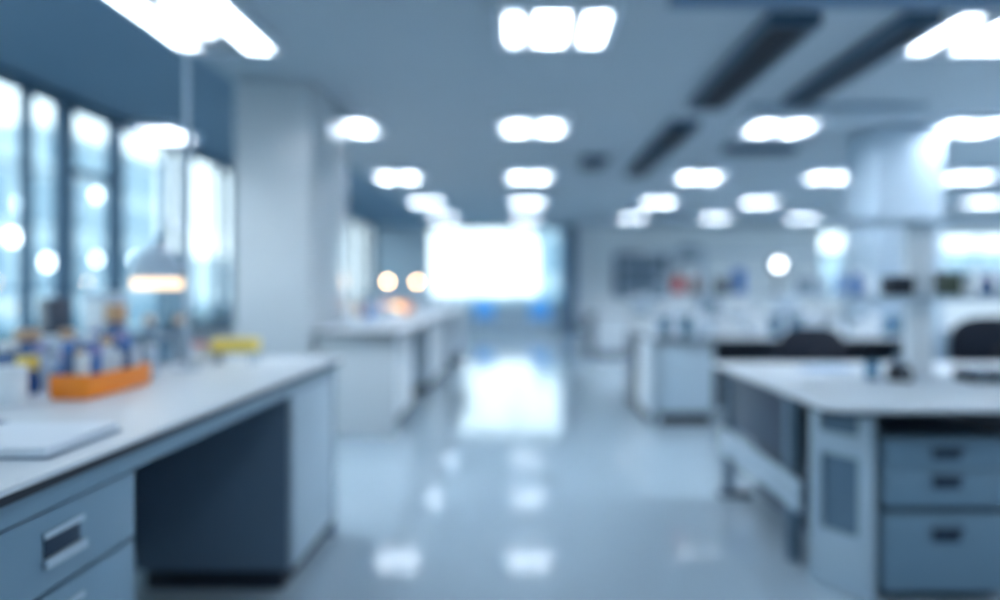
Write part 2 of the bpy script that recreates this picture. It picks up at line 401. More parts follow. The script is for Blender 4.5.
def pedestal(x0, x1, label):
    t = thing('drawer_pedestal', label, 'cabinet', ((x0+x1)/2, 2.79, 0))
    h = (x1-x0)/2
    MB().box(-h, h, 0.02, 0.58, 0.375, 0.655, 0.003).build('upper_body', 'steel', t)
    MB().box(-h, h, 0.02, 0.58, 0.04, 0.355, 0.003).build('lower_body', 'steel', t)
    MB().box(-h+0.02, h-0.02, 0.05, 0.56, 0.355, 0.3745).build('spacer', 'dark', t)
    MB().box(-h+0.03, h-0.03, 0.06, 0.55, 0.0, 0.0395).build('plinth', 'dark', t)
    for z0, z1, zh, hh in ((0.534, 0.652, 0.595, 0.045), (0.385, 0.53, 0.482, 0.05), (0.045, 0.352, 0.272, 0.055)):
        d = MB().box(-h+0.002, h-0.002, 0, 0.019, z0, z1, 0.003).build('drawer', 'steel', t)
        pull(d, (0, 0, zh), 0.11, hh, 'Y')
    return t
pedestal(1.45, 1.95, 'blue-grey drawer pedestal with dark cup pulls under the clipped-corner worktop')

# --- second bench on the other side
b2 = run_bench('laboratory_worktop', 1.20, 3.78, 6.36, 7.95, ZT, 'pale worktop of the middle bench across the aisle, covered with glassware')
MB().box(1.22, 1.26, 6.42, 7.9, 0.0, ZU, 0.003).build('end_panel', 'steel_light', b2)
MB().box(1.8, 3.7, 6.9, 6.92, 0.05, ZU).build('back_panel', 'dark', b2)
MB().box(3.70, 3.74, 6.45, 7.9, 0, ZU, 0.003).build('leg_panel', 'steel_mid', b2)
cb = thing('door_cabinet', 'white cabinet under the aisle end of the middle bench across the aisle', 'cabinet', (1.53, 6.42, 0))
MB().box(-0.25, 0.25, 0.02, 0.46, 0.1, 0.75, 0.004).build('body', 'steel_light', cb)
MB().box(-0.24, 0.24, 0.05, 0.44, 0, 0.099).build('plinth', 'dark', cb)
MB().box(-0.248, 0.248, 0, 0.019, 0.105, 0.745, 0.004).build('door', 'steel_light', cb)
ac = thing('slim_door_cabinet', 'slim white cabinet on the aisle face of the middle bench', 'cabinet', (1.215, 7.1, 0))
MB().box(-0.03, 0.0, -0.62, -0.06, 0.08, 0.74, 0.004).build('door', 'white', ac)
MB().box(-0.03, 0.0, 0.02, 0.7, 0.08, 0.74, 0.004).build('dark_door', 'navy', ac)
MB().box(-0.02, 0.0, -0.62, 0.7, 0.0, 0.079).build('plinth', 'dark', ac)

# --- third bench, far
b3 = run_bench('laboratory_worktop', 1.3, 6.0, 12.8, 14.3, 0.78, 'small-looking far worktop across the aisle in front of the white back wall')
MB().box(1.34, 1.38, 12.86, 14.25, 0, 0.745, 0.003).build('end_panel', 'navy', b3)
MB().box(5.9, 5.94, 12.86, 14.25, 0, 0.745, 0.003).build('leg_panel', 'steel_light', b3)
c3 = thing('door_cabinet', 'white cabinet under the far worktop across the aisle', 'cabinet', (1.7, 12.86, 0))
MB().box(-0.3, 0.3, 0.02, 0.6, 0.06, 0.74, 0.004).build('body', 'white', c3)
MB().box(-0.28, 0.28, 0.05, 0.58, 0, 0.059).build('plinth', 'steel_mid', c3)
MB().box(-0.298, 0.298, 0, 0.019, 0.065, 0.735, 0.004).build('door', 'white', c3)

# --- reagent racks
def rack(name, label, x0, x1, y, z_base, levels, posts, dp=0.26, pw=0.055, mats=('steel_light', 'steel_light')):
    t = thing(name, label, 'shelf rack', (0, y, z_base+0.001))
    top = levels[-1]-z_base
    for x in posts: MB().box(x-pw, x+pw, -0.035, 0.035, 0, top, 0.004).build('post', mats[0], t)
    for z in levels:
        s = MB()
        s.box(x0, x1, -dp/2, -0.036, z-z_base-0.028, z-z_base, 0.003).box(x0, x1, 0.036, dp/2, z-z_base-0.028, z-z_base, 0.003)
        xs = [x0] + sorted(sum(([p-pw-0.001, p+pw+0.001] for p in posts), [])) + [x1]
        for a, c in zip(xs[::2], xs[1::2]):
            if c-a > 0.02: s.box(a, c, -0.0362, 0.0362, z-z_base-0.028, z-z_base)
        s.build('shelf', mats[1], t)
    return t
rack('reagent_rack', 'pale two-shelf reagent rack on a post, standing on the clipped-corner bench', 1.62, 4.55, 3.66, ZT, [1.215, 1.61], [2.08, 4.2], 0.26, 0.06, ('white', 'steel_light'))
rack('reagent_rack', 'two-shelf reagent rack standing on the middle bench across the aisle', 1.3, 3.72, 7.25, ZT, [1.20, 1.62], [1.9, 3.4], 0.28, 0.03)

# glass shelf at eye level on the near bench
gs = thing('glass_shelf_rack', 'glass shelf on slim posts at eye level along the back of the near bench', 'shelf rack', (-2.3, 0, 0.901))
for y in (1.2, 2.35, 3.45): MB().cyl((0, y, 0), 0.012, 0.345).build('post', 'chrome', gs)
MB().box(-0.13, 0.13, 1.1, 3.55, 0.346, 0.358, 0.001).build('shelf', 'shelf_glass', gs)

# ------------------------------------------------------------------ things on the near window-side bench
Z1 = 0.901
pad = thing('paper_pad', 'thick white paper pad lying at the near edge of the worktop', 'paper', (-1.185, 1.60, Z1), math.radians(2), None)
MB().box(-0.245, 0.2, -0.15, 0.14, 0, 0.004, 0.001).build('backing_board', 'grey', pad)
MB().box(-0.23, 0.19, -0.145, 0.135, 0.0042, 0.024, 0.002).build('sheets', 'paper', pad)
pen = thing('pen', 'dark blue pen lying on the white paper pad', 'pen', (-1.31, 1.69, Z1+0.0245), math.radians(15))
MB().cyl((-0.07, 0, 0.006), 0.005, 0.12, axis='X', seg=12).build('barrel', 'navy_bottle', pen)
MB().cyl((0.05, 0, 0.006), 0.0045, 0.018, 0.001, axis='X', seg=12).build('tip', 'chrome', pen)

def bottle(name, label, cat, loc, r, h, body, cap, cap_h=0.03, neck=0.45, group=None):
    t = thing(name, label, cat, loc, 0, group)
    hs = h-cap_h
    MB().lathe((0, 0, 0), [(r*0.92, 0), (r, 0.008), (r, hs*0.68), (r*0.85, hs*0.78), (r*neck, hs*0.9), (r*neck, hs)]).build('body', body, t)
    MB().cyl((0, 0, hs+0.0005), r*neck*1.25, cap_h, seg=18, bevel=0.002).build('cap', cap, t)
    return t
def jar(name, label, cat, loc, r, h, body, lid, group=None):
    t = thing(name, label, cat, loc, 0, group)
    MB().lathe((0, 0, 0), [(r*0.95, 0), (r, 0.006), (r, h*0.82), (r*0.94, h*0.86)]).build('body', body, t)
    MB().cyl((0, 0, h*0.862), r*1.02, h*0.14, seg=20, bevel=0.002).build('lid', lid, t)
    return t
def beaker(name, label, cat, loc, r, h, liquid, lvl=0.5, group=None):
    t = thing(name, label, cat, loc, 0, group)
    MB().lathe((0, 0, 0), [(r*0.95, 0), (r, 0.005), (r, h*0.96), (r*1.06, h), (r*0.94, h), (r*0.92, 0.008), (0.001, 0.008)], cap=False).build('vessel', 'clear', t)
    if liquid: MB().cyl((0, 0, 0.009), r*0.9, h*lvl, seg=18).build('liquid', liquid, t)
    return t
def flask(name, label, cat, loc, r, h, liquid, group=None):
    t = thing(name, label, cat, loc, 0, group)
    MB().lathe((0, 0, 0), [(r*0.95, 0), (r, 0.01), (r*0.34, h*0.7), (r*0.3, h*0.95), (r*0.38, h)]).build('vessel', 'clear', t)
    if liquid: MB().lathe((0, 0, 0.004), [(r*0.9, 0), (r*0.93, 0.006), (r*0.64, h*0.36)]).build('liquid', liquid, t)
    return t
def carton(name, label, cat, loc, w, d, h, body, lid, group=None, rz=0.0):
    t = thing(name, label, cat, loc, rz, group)
    MB().box(-w/2, w/2, -d/2, d/2, 0, h*0.8, 0.003).build('body', body, t)
    MB().box(-w/2-0.003, w/2+0.003, -d/2-0.003, d/2+0.003, h*0.802, h, 0.003).build('lid', lid, t)
    return t

jar('jar', 'white plastic jar at the edge of the photo beside the orange rack', 'jar', (-1.56, 2.14, Z1), 0.046, 0.115, 'white', 'white')
bottle('squeeze_bottle', 'translucent bottle with bright yellow cap behind the white jar', 'bottle', (-1.66, 2.36, Z1), 0.036, 0.125, 'translucent', 'yellow', 0.045, 0.75)

# orange rack and its tubes
rk = thing('tube_rack', 'bright orange rack full of tubes, standing on the near worktop', 'tube rack', (-1.435, 2.415, Z1))
rx, ry, rh = 0.056, 0.19, 0.075
MB().box(-rx, rx, -ry, ry, 0, 0.012, 0.002).build('floor_plate', 'orange', rk)
for s in (-1, 1):
    MB().box(s*rx-0.004, s*rx+0.004, -ry+0.0045, ry-0.0045, 0.0125, rh, 0.0015).build('side_wall', 'orange', rk)
    MB().box(-rx-0.004, rx+0.004, s*ry-0.004, s*ry+0.004, 0.0125, rh+0.004, 0.0015).build('end_wall', 'orange', rk)
caps = [['white', 'purple', 'amber', 'white', 'blue', 'white'], ['blue', 'tan', 'white', 'blue', 'white', 'purple']]
bodies = [['white', 'blue', 'white', 'white', 'navy_bottle', 'white'], ['navy_bottle', 'white', 'blue', 'white', 'white', 'navy_bottle']]
hts = [[0.13, 0.15, 0.18, 0.12, 0.16, 0.13], [0.17, 0.14, 0.19, 0.16, 0.13, 0.18]]
cname = {'white': 'white', 'purple': 'violet', 'amber': 'amber', 'blue': 'blue', 'tan': 'tan', 'navy_bottle': 'dark blue'}
for row in (0, 1):
    for k in range(6):
        bm_, cm = bodies[row][k], caps[row][k]; h = hts[row][k]
        t = thing('sample_tube', '%s tube with %s cap, %s from the near end in the rack\'s %s row' % (cname[bm_], cname[cm], ORD[k], 'aisle-side' if row == 0 else 'window-side'),
                  'tube', (-1.435+(0.026 if row == 0 else -0.026), 2.265+k*0.06, Z1+0.0125), 0, 'tubes in the orange rack')
        MB().lathe((0, 0, 0), [(0.006, 0), (0.016, 0.012), (0.016, h-0.03)], 14).build('body', bm_, t)
        MB().cyl((0, 0, h-0.0295), 0.019, 0.028, seg=14, bevel=0.002).build('cap', cm, t)

bottle('reagent_bottle', 'big dark blue bottle with amber cap behind the orange rack', 'bottle', (-1.71, 2.96, Z1), 0.068, 0.285, 'navy_bottle', 'amber', 0.075, 0.5)
bottle('reagent_bottle', 'dark blue bottle with tan cap behind the yellow-capped bottle', 'bottle', (-1.83, 2.60, Z1), 0.062, 0.20, 'navy_bottle', 'tan', 0.04, 0.55)
bottle('reagent_bottle', 'dark blue bottle with white cap beside the white jar, photo\'s edge', 'bottle', (-1.77, 2.42, Z1), 0.05, 0.17, 'navy_bottle', 'white', 0.03, 0.5)
bottle('reagent_bottle', 'mid blue bottle with violet cap at the orange rack\'s near corner', 'bottle', (-1.62, 2.5, Z1), 0.036, 0.13, 'blue', 'purple', 0.03, 0.6)
bottle('reagent_bottle', 'slim white bottle with tan cap behind the orange rack tubes', 'bottle', (-1.72, 2.66, Z1), 0.035, 0.20, 'white', 'tan', 0.04, 0.6)
bottle('reagent_bottle', 'tall mid blue bottle with white cap behind the orange rack\'s middle', 'bottle', (-1.70, 2.80, Z1), 0.036, 0.22, 'blue', 'white', 0.03, 0.5)
for k in range(4):
    carton('pipette_box', 'pale flat tip box, %s from the bottom of the small pile behind the bottles' % ORD[k], 'box',
           (-1.88+0.01*(k % 2), 2.83, Z1+k*0.0405), 0.15, 0.13, 0.04, 'pale' if k % 2 else 'grey', 'white', 'pile of tip boxes')
ins_ = thing('bench_instrument', 'pale grey upright instrument with blank screen under the glass shelf', 'instrument', (-2.02, 3.32, Z1), math.radians(-30))
MB().box(-0.11, 0.11, -0.02, 0.12, 0, 0.10, 0.008).build('base', 'pale', ins_)
hd = MB().box(-0.105, 0.105, 0.0, 0.10, 0.1005, 0.335, 0.01).build('head', 'pale', ins_)
MB().box(-0.085, 0.085, -0.004, -0.0005, 0.15, 0.30, 0.001).build('screen', 'white', hd)
ins2 = thing('bench_instrument', 'dark grey upright instrument under the glass shelf, nearer than the pale one', 'instrument', (-2.07, 3.04, Z1), math.radians(-30))
MB().box(-0.06, 0.06, -0.02, 0.1, 0, 0.08, 0.006).build('base', 'navy', ins2)
MB().box(-0.05, 0.05, 0.0, 0.08, 0.0805, 0.31, 0.01).build('head', 'navy', ins2)

bottle('reagent_bottle', 'small white bottle with blue cap just behind the orange rack far end', 'bottle', (-1.57, 2.76, Z1), 0.03, 0.13, 'white', 'blue', 0.025, 0.6)
bottle('reagent_bottle', 'small pale bottle with white cap between orange rack and lamp pole', 'bottle', (-1.53, 2.90, Z1), 0.03, 0.12, 'pale', 'white', 0.025, 0.6)
beaker('beaker', 'clear beaker of pale liquid beside the amber-capped dark blue bottle', 'glassware', (-1.60, 2.98, Z1), 0.04, 0.11, 'pale', 0.6)
bottle('reagent_bottle', 'pale bottle with violet cap between the two dark blue bottles and tip boxes', 'bottle', (-1.74, 2.54, Z1), 0.028, 0.15, 'pale', 'purple', 0.025, 0.6)
beaker('beaker', 'clear beaker of white liquid in front of the white jar and cylinders', 'glassware', (-1.66, 3.24, Z1), 0.045, 0.12, 'white', 0.6)

# lamp on a tall pole
lp = thing('bench_lamp', 'bench lamp on tall pole, grey dome shade with warm glowing rim', 'lamp', (-1.45, 3.05, Z1))
MB().cyl((0, 0, 0), 0.06, 0.012, seg=24, bevel=0.002).build('base', 'pale', lp)
MB().cyl((0, 0, 0.0125), 0.012, 1.35, seg=16).build('pole', 'pale', lp)
MB().tube([(-0.017, 0, 0.62), (-0.06, 0, 0.64), (-0.10, 0, 0.63), (-0.13, 0, 0.565)], 0.008).build('arm', 'chrome', lp)
sh = MB().lathe((-0.13, 0, 0.395), [(0.108, 0), (0.108, 0.015), (0.103, 0.05), (0.088, 0.09), (0.058, 0.125), (0.02, 0.14), (0.016, 0.165)], 28).build('lamp_shade', 'pale', lp)
MB().cyl((-0.13, 0, 0.352), 0.100, 0.042, seg=28, bevel=0.008).build('diffuser', 'warm_soft', lp)

# tall stoppered glasses, white jar, red-lidded jar, yellow rack
for k, (x, y) in enumerate(((-1.80, 3.4), (-1.64, 3.38))):
    t = thing('stoppered_cylinder', 'tall clear cylinder with tan stopper, %s of the white jar' % ('window side' if k == 0 else 'aisle side'), 'glassware', (x, y, Z1), 0, 'stoppered cylinders')
    MB().lathe((0, 0, 0), [(0.04, 0), (0.04, 0.01), (0.022, 0.014), (0.022, 0.18)]).build('vessel', 'grey', t)
    MB().cyl((0, 0, 0.1805), 0.026, 0.04, seg=16, bevel=0.003).build('stopper', 'tan', t)
jar('jar', 'white jar between the two tan-stoppered cylinders', 'jar', (-1.72, 3.36, Z1), 0.036, 0.13, 'white', 'pale')
jar('jar', 'small white jar with red lid beside the yellow rack', 'jar', (-1.50, 3.28, Z1), 0.036, 0.10, 'white', 'red')
bottle('reagent_bottle', 'little brown bottle with tan cap touching distance from the yellow rack', 'bottle', (-1.45, 3.36, Z1), 0.03, 0.11, 'brown', 'tan', 0.03, 0.6)
yr = thing('tube_rack', 'yellow rack on four short legs near the far end of the worktop', 'tube rack', (-1.33, 3.28, Z1))
MB().box(-0.10, 0.10, -0.05, 0.05, 0.055, 0.12, 0.008).build('tray', 'yellow', yr)
for sx in (-1, 1):
    for sy in (-1, 1): MB().box(sx*0.085-0.008, sx*0.085+0.008, sy*0.04-0.006, sy*0.04+0.006, 0, 0.0545).build('leg', 'pale', yr)

# ------------------------------------------------------------------ things on the benches beyond the column
Z2 = 0.901
def globe_lamp(label, loc, h, r, glow, shade=None):
    t = thing('globe_lamp', label, 'lamp', loc, 0, 'warm lamps on the far window-side bench')
    MB().cyl((0, 0, 0), 0.07, 0.015, seg=20, bevel=0.003).build('base', 'grey', t)
    MB().cyl((0, 0, 0.0155), 0.01, h-r, seg=12).build('stem', 'chrome', t)
    MB().lathe((0, 0, h), [(r*math.sin(math.pi*k/10)+1e-4, -r*math.cos(math.pi*k/10)) for k in range(11)], 18).build('globe', glow, t)
globe_lamp('warm globe lamp on a stem beside the pale column, nearer of two', (-1.70, 9.0, Z2), 0.43, 0.028, 'warm')
globe_lamp('warm globe lamp on a stem beyond the pale column, nearer the far window', (-1.62, 11.0, Z2), 0.44, 0.032, 'warm')
al = thing('amber_lamp', 'low amber glowing lamp in an orange-backed tray on the far window-side worktop', 'lamp', (-1.66, 9.3, Z2))
MB().box(-0.20, 0.20, -0.1, 0.1, 0, 0.03, 0.004).build('tray', 'tan', al)
MB().box(-0.2, 0.2, 0.08, 0.1, 0.031, 0.15, 0.004).build('back_wall', 'orange', al)
MB().lathe((0.02, -0.02, 0.031), [(0.07, 0), (0.08, 0.03), (0.06, 0.08), (0.02, 0.1)], 16).build('glow_dome', 'amber_glow', al)
for k, (x, y, w, h, m1, m2) in enumerate([(-1.35, 6.3, 0.22, 0.07, 'white', 'pale'), (-1.3, 7.6, 0.3, 0.06, 'white', 'white'), (-1.55, 8.1, 0.3, 0.12, 'pale', 'white'), (-1.9, 10.1, 0.4, 0.28, 'pale', 'grey'), (-1.35, 10.6, 0.25, 0.09, 'white', 'pale'), (-1.4, 12.2, 0.4, 0.16, 'grey', 'pale')]):
    carton('storage_box', 'pale lidded box, %s from the column on the far window-side worktops' % ORD[k], 'box', (x, y, Z2), w, 0.24, h, m1, m2, 'boxes on the far window-side worktops')
for k, (x, y) in enumerate([(-1.6, 7.4), (-1.95, 8.5), (-1.5, 9.8), (-2.0, 11.6), (-1.3, 11.6)]):
    bottle('reagent_bottle', '%s bottle, %s from the column on the far window-side worktop' % (['blue', 'tan', 'white', 'blue', 'white'][k], ORD[k]), 'bottle', (x, y, Z2), 0.05, 0.22, ['blue', 'tan', 'white', 'navy_bottle', 'white'][k], 'white', 0.03, 0.5, 'bottles on the far window-side worktop')

# ------------------------------------------------------------------ things on the near bench across the aisle
ZR = ZT+0.001
vm = thing('vortex_mixer', 'small dark round-topped mixer, aisle side of the rack post', 'mixer', (1.98, 3.45, ZR))
vm.location.x = 1.87
MB().lathe((0, 0, 0), [(0.06, 0), (0.06, 0.04), (0.045, 0.075), (0.04, 0.08)], 20).build('body', 'black', vm)
MB().lathe((0, 0, 0.0805), [(0.016, 0), (0.016, 0.01), (0.032, 0.02), (0.034, 0.035)], 16).build('cup', 'grey', vm)
MB().cyl((0, -0.062, 0.03), 0.013, 0.012, axis='Y', seg=14).build('dial', 'chrome', vm)
hp = thing('hot_plate', 'low dark hot plate with dials beside the rack post, away from the aisle', 'hot plate', (2.26, 3.43, ZR))
MB().box(-0.09, 0.09, -0.08, 0.08, 0, 0.05, 0.008).build('body', 'black', hp)
MB().box(-0.075, 0.075, -0.065, 0.065, 0.0505, 0.062, 0.003).build('plate', 'chrome', hp)
for s in (-1, 1): MB().cyl((s*0.05, -0.091, 0.025), 0.013, 0.012, axis='Y', seg=14).build('dial', 'chrome', hp)
beaker('beaker', 'clear beaker with grey liquid in front of the hot plate\'s far side', 'glassware', (2.42, 3.42, ZR), 0.04, 0.10, 'navy', 0.5)
beaker('beaker', 'clear beaker beside the dark mixer, nearer the aisle', 'glassware', (1.74, 3.46, ZR), 0.036, 0.09, 'pale', 0.4)
tag(MB().box(-0.13, 0.13, -0.1, 0.1, 0, 0.004, 0.001).build('paper_sheet', 'bluepaper', None, (1.72, 3.95, ZR)), 'pale blue paper lying on the clipped-corner worktop', 'paper')
tag(MB().box(-0.15, 0.15, -0.105, 0.105, 0, 0.004, 0.001).build('paper_sheet', 'paper', None, (1.45, 3.62, ZR)), 'white paper sheet lying on the clipped-corner worktop, near the aisle edge', 'paper')
# on its lower shelf
SH = 1.217
carton('storage_box', 'dark lidded box on the near rack\'s shelf, aisle side of post', 'box', (1.94, 3.60, SH), 0.12, 0.1, 0.10, 'black', 'navy')
carton('storage_box', 'dark olive box on the near rack\'s shelf just past the post', 'box', (2.20, 3.60, SH), 0.08, 0.1, 0.12, 'olive', 'black')
bottle('reagent_bottle', 'white bottle beside the olive box on the near rack shelf', 'bottle', (2.30, 3.60, SH), 0.035, 0.11, 'white', 'grey', 0.03, 0.5)
bottle('reagent_bottle', 'dark blue bottle with violet cap on the near rack\'s shelf', 'bottle', (2.40, 3.60, SH), 0.035, 0.11, 'navy_bottle', 'purple', 0.03, 0.6)
bottle('reagent_bottle', 'pale bottle with blue cap at the frame edge of the near rack\'s shelf', 'bottle', (2.49, 3.60, SH), 0.033, 0.10, 'pale', 'blue', 0.03, 0.6)
bottle('reagent_bottle', 'blue slim bottle at the aisle end of the near rack\'s lower shelf', 'bottle', (1.735, 3.60, SH), 0.025, 0.14, 'blue', 'white', 0.03, 0.6)

# task chairs
def task_chair(label, loc, rz):
    t = thing('task_chair', label, 'chair', loc, rz, 'dark task chairs')
    for k in range(5):
        a = 2*math.pi*k/5 + 0.3
        lg = MB(Matrix.Rotation(a, 4, 'Z')).box(0.03, 0.29, -0.02, 0.02, 0.065, 0.095, 0.005).build('base_arm', 'black', t)
        MB(Matrix.Rotation(a, 4, 'Z')).cyl((0.27, -0.02, 0.03), 0.03, 0.04, axis='Y', seg=14).build('caster', 'black', lg)
    MB().cyl((0, 0, 0.06), 0.028, 0.37, seg=14).build('gas_post', 'chrome', t)
    MB().box(-0.24, 0.24, -0.23, 0.23, 0.431, 0.50, 0.03).build('seat', 'fabric', t)
    pts = []
    for k in range(28):
        a = 2*math.pi*k/28; c, s = math.cos(a), math.sin(a)
        pts.append((0.255*abs(c)**0.55*(1 if c > 0 else -1)*(1-0.16*max(0, s)), 0.79+0.175*abs(s)**0.6*(1 if s > 0 else -1)))
    MB().prism(pts, -0.30, -0.25, 0.012, 'XZ').build('backrest', 'fabric', t)
    MB().tube([(0, -0.16, 0.42), (0, -0.29, 0.43), (0, -0.325, 0.5), (0, -0.32, 0.78)], 0.018).build('back_bracket', 'black', t)
    return t
ch = task_chair('dark task chair behind the clipped-corner bench, nearer the aisle', (2.14, 5.46, 0), math.radians(4))
c2 = dup(ch, (3.27, 5.0, 0), 'dark task chair behind the clipped-corner bench, past the rack post', None, math.radians(-14))
c2.scale = (1.1, 1.1, 1.1)

# ------------------------------------------------------------------ glassware crowd on the middle bench across the aisle
GX = 'glassware on the middle bench'
n = 0
for row, (yy, cnt) in enumerate(((6.56, 14), (6.86, 13))):
    rn = 'front' if row == 0 else 'second'
    for k in range(cnt):
        x = 1.36 + k*(2.28/(cnt-1)) + R.uniform(-0.03, 0.03); y = yy + R.uniform(-0.05, 0.05)
        kind = (k*5 + row*3 + (k*k) % 3) % 6
        tail = '%s from aisle, %s row on middle bench' % (ORD[k], rn)
        if kind == 0: beaker('beaker', 'clear beaker of teal liquid, ' + tail, 'glassware', (x, y, ZR), 0.055, 0.15, 'teal', 0.5, GX)
        elif kind == 1: flask('conical_flask', 'clear conical flask of pale liquid, ' + tail, 'glassware', (x, y, ZR), 0.065, 0.19, 'pale', GX)
        elif kind == 2: bottle('reagent_bottle', 'white bottle with grey cap, ' + tail, 'bottle', (x, y, ZR), 0.045, 0.20, 'white', 'grey', 0.03, 0.5, GX)
        elif kind == 3: jar('jar', 'white jar with pale lid, ' + tail, 'jar', (x, y, ZR), 0.055, 0.13, 'white', 'pale', GX)
        elif kind == 4: bottle('reagent_bottle', 'grey bottle with white cap, ' + tail, 'bottle', (x, y, ZR), 0.042, 0.22, 'grey', 'white', 0.03, 0.5, GX)
        else: carton('storage_box', 'pale lidded box, ' + tail, 'box', (x, y, ZR), 0.13, 0.12, 0.12, 'pale', 'white', GX)
for o in list(COL.objects):
    if o.parent is None and o.get('group') == GX: o.scale = (1.08, 1.08, 1.3)
b4 = run_bench('laboratory_worktop', 4.62, 7.2, 6.36, 7.95, ZT, 'pale worktop of the middle bench carrying on past the square white column')
MB().box(4.66, 4.70, 6.42, 7.9, 0.0, ZU, 0.003).build('end_panel', 'steel_light', b4)
MB().box(4.75, 7.1, 6.6, 6.62, 0.05, ZU).build('back_panel', 'dark', b4)
MB().box(7.12, 7.16, 6.42, 7.9, 0, ZU, 0.003).build('leg_panel', 'steel_mid', b4)
for k, (x, kd) in enumerate([(4.85, 0), (5.05, 1), (5.28, 2), (5.5, 0), (5.72, 3), (5.95, 1), (6.2, 2)]):
    tail = '%s from the square column on the farther worktop section' % ORD[k]
    if kd == 0: bottle('reagent_bottle', 'white bottle, ' + tail, 'bottle', (x, 6.75, ZR), 0.055, 0.26, 'white', 'grey', 0.03, 0.5, 'things past the square column')
    elif kd == 1: jar('jar', 'pale jar, ' + tail, 'jar', (x, 6.8, ZR), 0.06, 0.18, 'pale', 'blue', 'things past the square column')
    elif kd == 2: carton('storage_box', 'grey lidded box, ' + tail, 'box', (x, 6.8, ZR), 0.17, 0.14, 0.2, 'grey', 'white', 'things past the square column')
    else: bottle('reagent_bottle', 'dark blue bottle, ' + tail, 'bottle', (x, 6.75, ZR), 0.06, 0.24, 'navy_bottle', 'white', 0.03, 0.5, 'things past the square column')
S2 = 1.203
for x, nm, lab, kw in [
    (1.48, 'grey', 'grey bottle on the middle bench\'s rack, closest to the aisle', ('bottle', 0.045, 0.17, 'grey', 'white')),
    (1.62, 'red', 'red bottle with brown cap on the middle bench\'s rack', ('bottle', 0.065, 0.2, 'red', 'brown')),
    (1.79, 'brown', 'brown bottle with red cap beside the red one on the middle rack', ('bottle', 0.05, 0.15, 'brown', 'red')),
    (2.06, 'dark', 'black lidded box beside the blue jar on the middle rack', ('box', 0.13, 0.14, 'black', 'navy')),
    (2.24, 'blue', 'large blue jar on the middle bench\'s rack', ('jar', 0.085, 0.24, 'blue', 'blue')),
    (2.92, 'grey', 'grey lidded box on the middle rack beyond the round lamp', ('box', 0.16, 0.14, 'grey', 'grey')),
    (3.12, 'pale', 'pale jar on the middle rack beside the grey box', ('jar', 0.05, 0.16, 'pale', 'white')),
    (3.28, 'blue', 'mid blue bottle on the middle rack before its second post', ('bottle', 0.05, 0.24, 'blue', 'white')),
    (3.55, 'white', 'white bottle at the column end of the middle rack', ('bottle', 0.06, 0.22, 'white', 'white'))]:
    k = kw[0]
    if k == 'bottle': bottle('reagent_bottle', lab, 'bottle', (x, 7.16, S2), kw[1], kw[2], kw[3], kw[4], 0.035, 0.55, 'things on the middle rack')
    elif k == 'jar': jar('jar', lab, 'jar', (x, 7.16, S2), kw[1]*0.8, kw[2], kw[3], kw[4], 'things on the middle rack')
    else: carton('storage_box', lab, 'box', (x, 7.16, S2), kw[1], 0.12, kw[2], kw[3], kw[4], 'things on the middle rack')
ml = thing('round_lamp', 'round white lamp glowing inside a dark ring, on the middle rack\'s shelf', 'lamp', (2.63, 7.14, S2))
MB().cyl((0, 0, 0), 0.06, 0.02, seg=20, bevel=0.003).build('base', 'navy', ml)
MB().cyl((0, 0, 0.0205), 0.01, 0.17, seg=12).build('stem', 'navy', ml)
MB().cyl((0, -0.02, 0.285), 0.092, 0.04, axis='Y', seg=28, bevel=0.008).build('ring', 'navy', ml)
MB().cyl((0, -0.03, 0.285), 0.055, 0.009, axis='Y', seg=24).build('glow_disc', 'cool_led', ml)

# far bench and back wall
for k, (x, h, m1) in enumerate([(1.75, 0.2, 'white'), (2.3, 0.3, 'pale'), (2.9, 0.25, 'white'), (3.6, 0.35, 'grey'), (4.3, 0.25, 'white'), (5.1, 0.3, 'pale')]):
    carton('storage_box', 'pale lidded box, %s from the aisle on the far bench before the back wall' % ORD[k], 'box', (x, 13.4, 0.781), 0.34, 0.3, h, m1, 'white', 'boxes on the far bench')
wc = thing('wall_cabinet', 'dark-framed glass cabinet on the white back wall', 'cabinet', (3.42, YB-0.36, 0.95))
MB().box(-0.7, 0.7, 0.3, 0.34, 0, 1.25).build('back_panel', 'steel_light', wc)
fr = MB()
for x in (-0.68, 0.0, 0.68): fr.box(x-0.05, x+0.05, 0.0, 0.295, 0, 1.25)
fr.build('frame', 'pier', wc)
for z in (0.02, 0.42, 0.80, 1.2): MB().box(-0.629, -0.051, 0.02, 0.295, z-0.035, z+0.035).box(0.051, 0.629, 0.02, 0.295, z-0.035, z+0.035).build('shelf', 'pier', wc)
wb = thing('wall_box', 'dark teal box mounted on the white back wall beside the glass cabinet', 'wall box', (4.85, YB-0.2, 1.98))
MB().box(-0.32, 0.32, 0.03, 0.18, 0, 0.4, 0.01).build('housing', 'pier', wb)
MB().box(-0.28, 0.28, 0.0, 0.0295, 0.04, 0.36, 0.01).build('cover', 'steel_mid', wb)

# blue chairs under the far window
def shell_chair(label, loc, rz):
    t = thing('shell_chair', label, 'chair', loc, rz, 'blue chairs under the far window')
    MB().box(-0.27, 0.27, -0.24, 0.24, 0.42, 0.46, 0.02).build('seat', 'chair_blue', t)
    MB().box(-0.27, 0.27, 0.22, 0.26, 0.47, 0.93, 0.02).build('backrest', 'chair_blue', t)
    for sx in (-1, 1):
        for sy in (-1, 1): MB().cyl((sx*0.2, sy*0.18, 0), 0.015, 0.419, seg=10).build('leg', 'chrome', t)
        MB().tube([(sx*0.22, 0.16, 0.419), (sx*0.22, 0.275, 0.425), (sx*0.22, 0.275, 0.7)], 0.012).build('back_support', 'chrome', t)
    return t
bc = shell_chair('bright blue chair under the far window, nearer the window-side bench', (-0.94, 18.7, 0), 0.1)
dup(bc, (0.52, 18.7, 0), 'bright blue chair under the far window, nearer the dark pier', None, -0.1)

